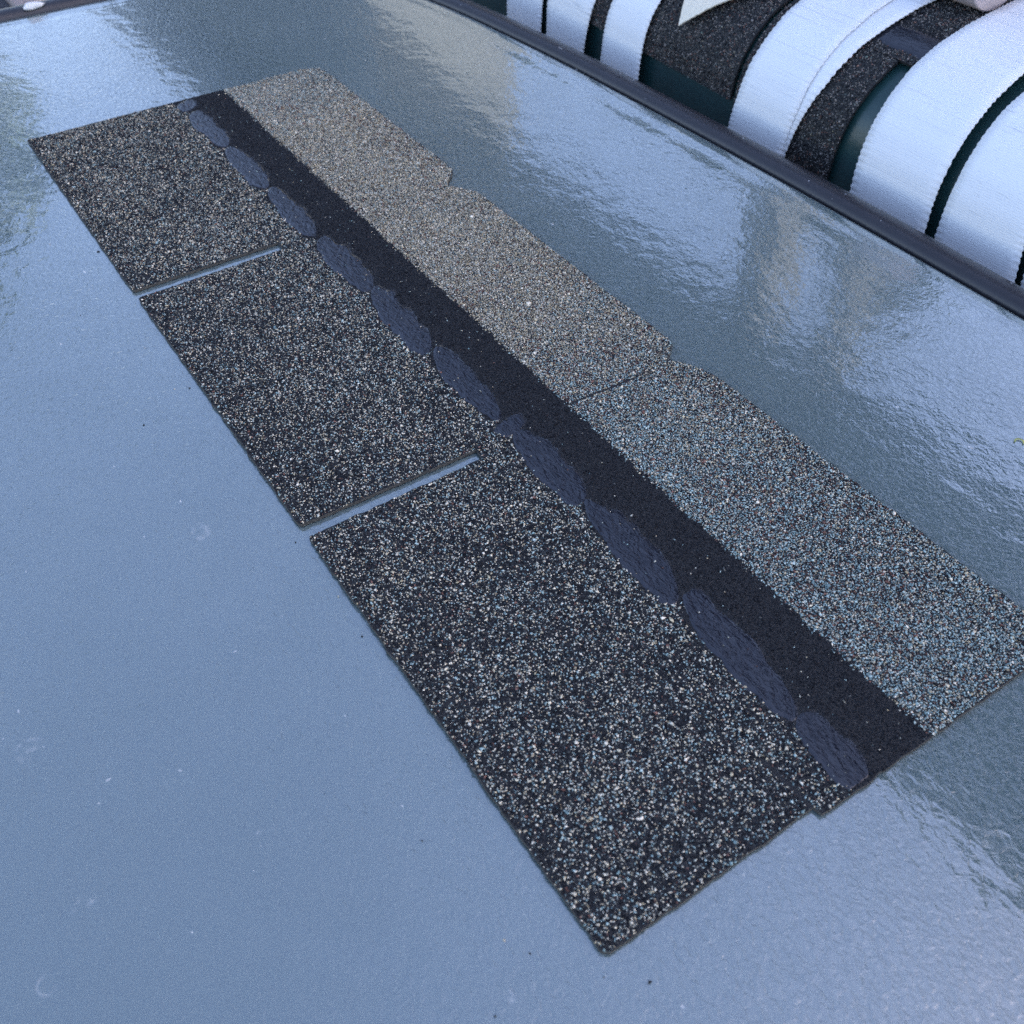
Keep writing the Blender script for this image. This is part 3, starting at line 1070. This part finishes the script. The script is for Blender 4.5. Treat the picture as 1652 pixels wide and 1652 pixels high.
def draped_piece(name, label, polys, off, seed, sealant=None, weights=(0.30, 0.42, 0.012, 0.10, 0.03, 0.08, 0.06)):
    """shingle piece bent over the bench: sheet with thickness plus granules; polys in (x, s)"""
    r = np.random.default_rng(seed)
    root = empty(name, (float(np.mean([p[0] for p in polys[0]])), 0.60, 0.0))
    tag(root, label, "shingle", "shingle pieces draped over the bench")
    ro = np.array(root.location)
    st = 0.004
    allp = np.concatenate([np.array(p) for p in polys])
    X = np.arange(allp[:, 0].min(), allp[:, 0].max() + st, st)
    S = np.arange(allp[:, 1].min(), allp[:, 1].max() + st, st)
    vs, fs = [], []
    vid = {}

    def vert(x_, s_, lay):
        key = (round(x_, 5), round(s_, 5), lay)
        if key not in vid:
            yy, zz, _, _ = drape(s_, off - (0.0028 if lay else 0))
            vid[key] = len(vs)
            vs.append((x_ - ro[0], float(yy) - ro[1], float(zz) - ro[2]))
        return vid[key]
    for poly in polys:
        p = np.array(poly)
        x0, x1 = p[:, 0].min(), p[:, 0].max()
        q0, q1 = p[:, 1].min(), p[:, 1].max()
        nx_, ns_ = max(2, int((x1 - x0) / 0.012)), max(2, int((q1 - q0) / 0.006))

        def bil(a, b):      # polys are quads: s0x0, s0x1, s1x1, s1x0
            return tuple((1 - b) * ((1 - a) * p[0] + a * p[1]) + b * ((1 - a) * p[3] + a * p[2]))
        G = [[bil(i / nx_, j / ns_) for j in range(ns_ + 1)] for i in range(nx_ + 1)]
        for i in range(nx_):
            for j in range(ns_):
                c = [G[i][j], G[i + 1][j], G[i + 1][j + 1], G[i][j + 1]]
                fs.append(tuple(vert(*v, 0) for v in c))
                fs.append(tuple(vert(*v, 1) for v in c[::-1]))
        edge = [G[i][0] for i in range(nx_ + 1)] + [G[nx_][j] for j in range(1, ns_ + 1)] + [G[i][ns_] for i in range(nx_ - 1, -1, -1)] + [G[0][j] for j in range(ns_ - 1, 0, -1)]
        for i in range(len(edge)):
            a, b = edge[i], edge[(i + 1) % len(edge)]
            fs.append((vert(*a, 0), vert(*a, 1), vert(*b, 1), vert(*b, 0)))
    mesh("sheet", vs, fs, MAT_ASPH, root, False)
    pt = 0.0016
    X, S = np.meshgrid(np.arange(allp[:, 0].min(), allp[:, 0].max(), pt), np.arange(max(-0.09, allp[:, 1].min()), min(0.26, allp[:, 1].max()), pt))
    X = X.ravel() + r.uniform(-.5, .5, X.size) * pt
    S = S.ravel() + r.uniform(-.5, .5, S.size) * pt
    k = np.zeros(X.shape, bool)
    for poly in polys: k |= inside(X, S, poly)
    seal = np.zeros(X.shape, bool)
    band = np.zeros(X.shape, bool)
    if sealant:
        a, b, c = sealant
        wob_ = 0.003 * (vnoise(X, S, 60, 2) - 0.5)
        seal = (S > a + wob_) & (S < b + wob_)
        band = (S >= b + wob_) & (S < c)
        k &= ~(seal & (r.random(X.shape) > 0.05))
    X, S, band = X[k], S[k], band[k]
    yy, zz, ny_, nz_ = drape(S, off)
    nn = len(X)
    w = np.tile(np.array(weights), (nn, 1))
    w[band] = (0.6, 0.25, 0.03, 0.06, 0.02, 0.03, 0.01)
    c, _ = pick_colors(w, r)
    c = np.minimum(c, np.array([0.235, 0.215, 0.195]))
    sz = np.exp(r.normal(math.log(0.00078), 0.25, nn)).clip(0.0004, 0.0015)
    h = sz * r.uniform(0, 0.4, nn)
    P = np.stack([X - ro[0], yy + ny_ * h - ro[1], zz + nz_ * h - ro[2]], 1)
    granule_mesh("granules", P, np.stack([0 * ny_ + 1e-4, ny_, nz_], 1), sz, c, root, r)
    return root


PA = draped_piece("shingle_piece", "dark speckled shingle piece draped between the third and fourth straps", [[(0.060, 0.004), (0.316, 0.000), (0.316, 0.26), (0.060, 0.26)]], -0.0040, 31)
PB = draped_piece("shingle_piece", "narrow curved shingle piece with black sealant strip, under the paper roll", [
    [(0.322, -0.16), (0.442, -0.16), (0.466, 0.098), (0.322, 0.098)], [(0.322, 0.098), (0.540, 0.100), (0.545, 0.24), (0.322, 0.24)]], -0.0040, 32, sealant=(0.110, 0.136, 0.150))
ro = np.array(PB.location)
S = np.linspace(0.108, 0.137, 12)
X = np.linspace(0.345, 0.540, 40)
vs = []
for i, xx in enumerate(X):
    for j, s_ in enumerate(S):
        wob_ = 0.003 * (float(vnoise(xx, s_, 60, 2)) - 0.5)
        e = 0 if j in (0, 11) or i in (0, 39) else 1
        yy, zz, _, _ = drape(s_ + wob_, -0.0041 + e * (0.0009 + 0.0004 * float(vnoise(xx, s_, 110, 5))))
        vs.append((xx - ro[0], float(yy) - ro[1], float(zz) - ro[2]))
mesh("sealant_strip", vs, grid_faces(40, 12), MAT_SEAL, PB, True)

# cream offcut of webbing lying on the wide shingle piece, its cut corner hanging down
tri = [(0.229, 0.043), (0.263, 0.078), (0.300, 0.112), (0.330, 0.140), (0.280, 0.185), (0.236, 0.140), (0.205, 0.100), (0.2215, 0.068)]
T = densify([tri[0], tri[3], tri[4], tri[6]], 0.003, 0.0003, 5)
cx = T.mean(0)
vs, fs, uvv = [], [], []
n = len(T)
fr = [1.0, 0.8, 0.6, 0.4, 0.2, 0.05]
for lay, o_ in ((0, 0.0068), (1, 0.0052)):
    for q in fr:
        for p in T:
            w = cx + (p - cx) * q
            yy, zz, _, _ = drape(w[1], o_)
            vs.append((w[0] - 0.25, float(yy) - 0.62, float(zz) - 0.06))
            uvv.append((w[0] + w[1] + 3.1, w[1] - w[0]))
for r in range(len(fr) - 1):
    for i in range(n):
        j = (i + 1) % n
        fs.append((r * n + i, r * n + j, (r + 1) * n + j, (r + 1) * n + i))
        k0 = len(fr) * n
        fs.append((k0 + r * n + i, k0 + (r + 1) * n + i, k0 + (r + 1) * n + j, k0 + r * n + j))
for i in range(n):
    j = (i + 1) % n
    fs.append((i, len(fr) * n + i, len(fr) * n + j, j))
fs.append(tuple((len(fr) - 1) * n + i for i in range(n)))
off_ = mesh("webbing_offcut", vs, fs, MAT_STRAP, None, False)
off_.location = (0.25, 0.62, 0.06)
uvl = off_.data.uv_layers.new(name="UVMap")
for li, lp in enumerate(off_.data.loops): uvl.data[li].uv = uvv[lp.vertex_index]
off_.color = (1, 1, 1, 0.0)
tag(off_, "cream webbing offcut with pointed corner lying on the wide shingle piece", "webbing offcut")

# small roll of pinkish paper on the narrow shingle piece
roll = empty("paper_roll", (0.44, 0.752, 0.099))
tag(roll, "small pinkish grey paper roll between two white straps at the top", "paper roll")


def lathe_x(prof, seg=40):
    vs = [(x_, r_ * math.cos(2 * math.pi * k / seg), 0.037 + r_ * math.sin(2 * math.pi * k / seg)) for k in range(seg) for (x_, r_) in prof]
    return vs, grid_faces(seg, len(prof), True)


vs, fs = lathe_x([(-0.018, 0.0115), (-0.018, 0.0360), (-0.017, 0.0370), (0.005, 0.0369), (0.0056, 0.0362), (0.0062, 0.0369), (0.034, 0.0370), (0.035, 0.0360), (0.035, 0.0115)])
mesh("paper_winding", vs, fs, MAT_PAPER, roll, False)
vs, fs = lathe_x([(-0.0175, 0.0112), (0.0345, 0.0112), (0.0345, 0.0098), (-0.0175, 0.0098), (-0.0175, 0.0112)])
mesh("cardboard_core", vs, fs, MAT_CORE, roll, False)


# ------------------------------------------------------------------ small litter
def lump(name, loc, sx, sy, sz, mat, seed, label, cat, group=None):
    r = np.random.default_rng(seed)
    vs, fs = [], []
    nu, nv = 14, 8
    for i in range(nu):
        for j in range(nv):
            a = 2 * math.pi * i / nu
            b = math.pi * j / (nv - 1)
            k = 1 + 0.25 * math.sin(3 * a + seed) * math.sin(b) + r.normal() * 0.07
            vs.append((sx * math.cos(a) * math.sin(b) * k, sy * math.sin(a) * math.sin(b) * k, sz * (1 - math.cos(b)) / 2 * (1 + 0.1 * math.sin(5 * a))))
    fs = grid_faces(nu, nv, True)
    o = mesh(name, vs, [f[::-1] for f in fs], mat, None, True)
    o.location = loc
    return tag(o, label, cat, group)


lump("white_crumb", (-0.336, 0.098, 0.002), 0.006, 0.012, 0.008, MAT_CRUMB, 4, "white foamy blob stuck on the rim at the table's far end", "crumb")
lump("dark_crumb", (0.9359, 0.0093, 0.0), 0.0006, 0.0009, 0.0009, MAT_ASPH, 5, "tiny dark crumb on the glass below the shingle's near corner", "crumb")
lump("dark_crumb", (0.470, -0.0466, 0.0), 0.0007, 0.0006, 0.0006, MAT_ASPH, 6, "tiny dark crumb on bare glass left of the shingle", "crumb")
vs, fs = [], []
for i in range(15):
    a = -2.2 + 4.0 * i / 14
    for rr, zz in ((0.0022, 0.0004), (0.0032, 0.0009), (0.0023, 0.0011)):
        vs.append((rr * math.cos(a), rr * math.sin(a), zz))
lf = mesh("leaf_scrap", vs, grid_faces(15, 3), MAT_LEAFY, None, True)
lf.location = (0.8040, 0.4155, 0)
lf.rotation_euler = (0, 0, 2.4)
tag(lf, "curled yellow green scrap of leaf at the right edge of the glass", "leaf")

# a few granules shed on the glass along the butt edge
r = np.random.default_rng(44)
n = 16
lx = r.uniform(0.10, 0.95, n)
ly = -0.004 - 0.05 * r.random(n) ** 2.2
ls = r.uniform(0.0004, 0.0008, n)
lc, _ = pick_colors(np.tile(np.array([0.6, 0.1, 0.12, 0.08, 0.06, 0.02, 0.02]), (n, 1)), r)
loose = granule_mesh("loose_granules", np.stack([lx, ly, ls * 0.45], 1), np.tile(np.array([0.0, 0.0, 1.0]), (n, 1)), ls, lc, None, r)
tag(loose, "scattered loose granules shed on the glass along the shingle's front edge", "granules", None, "stuff")
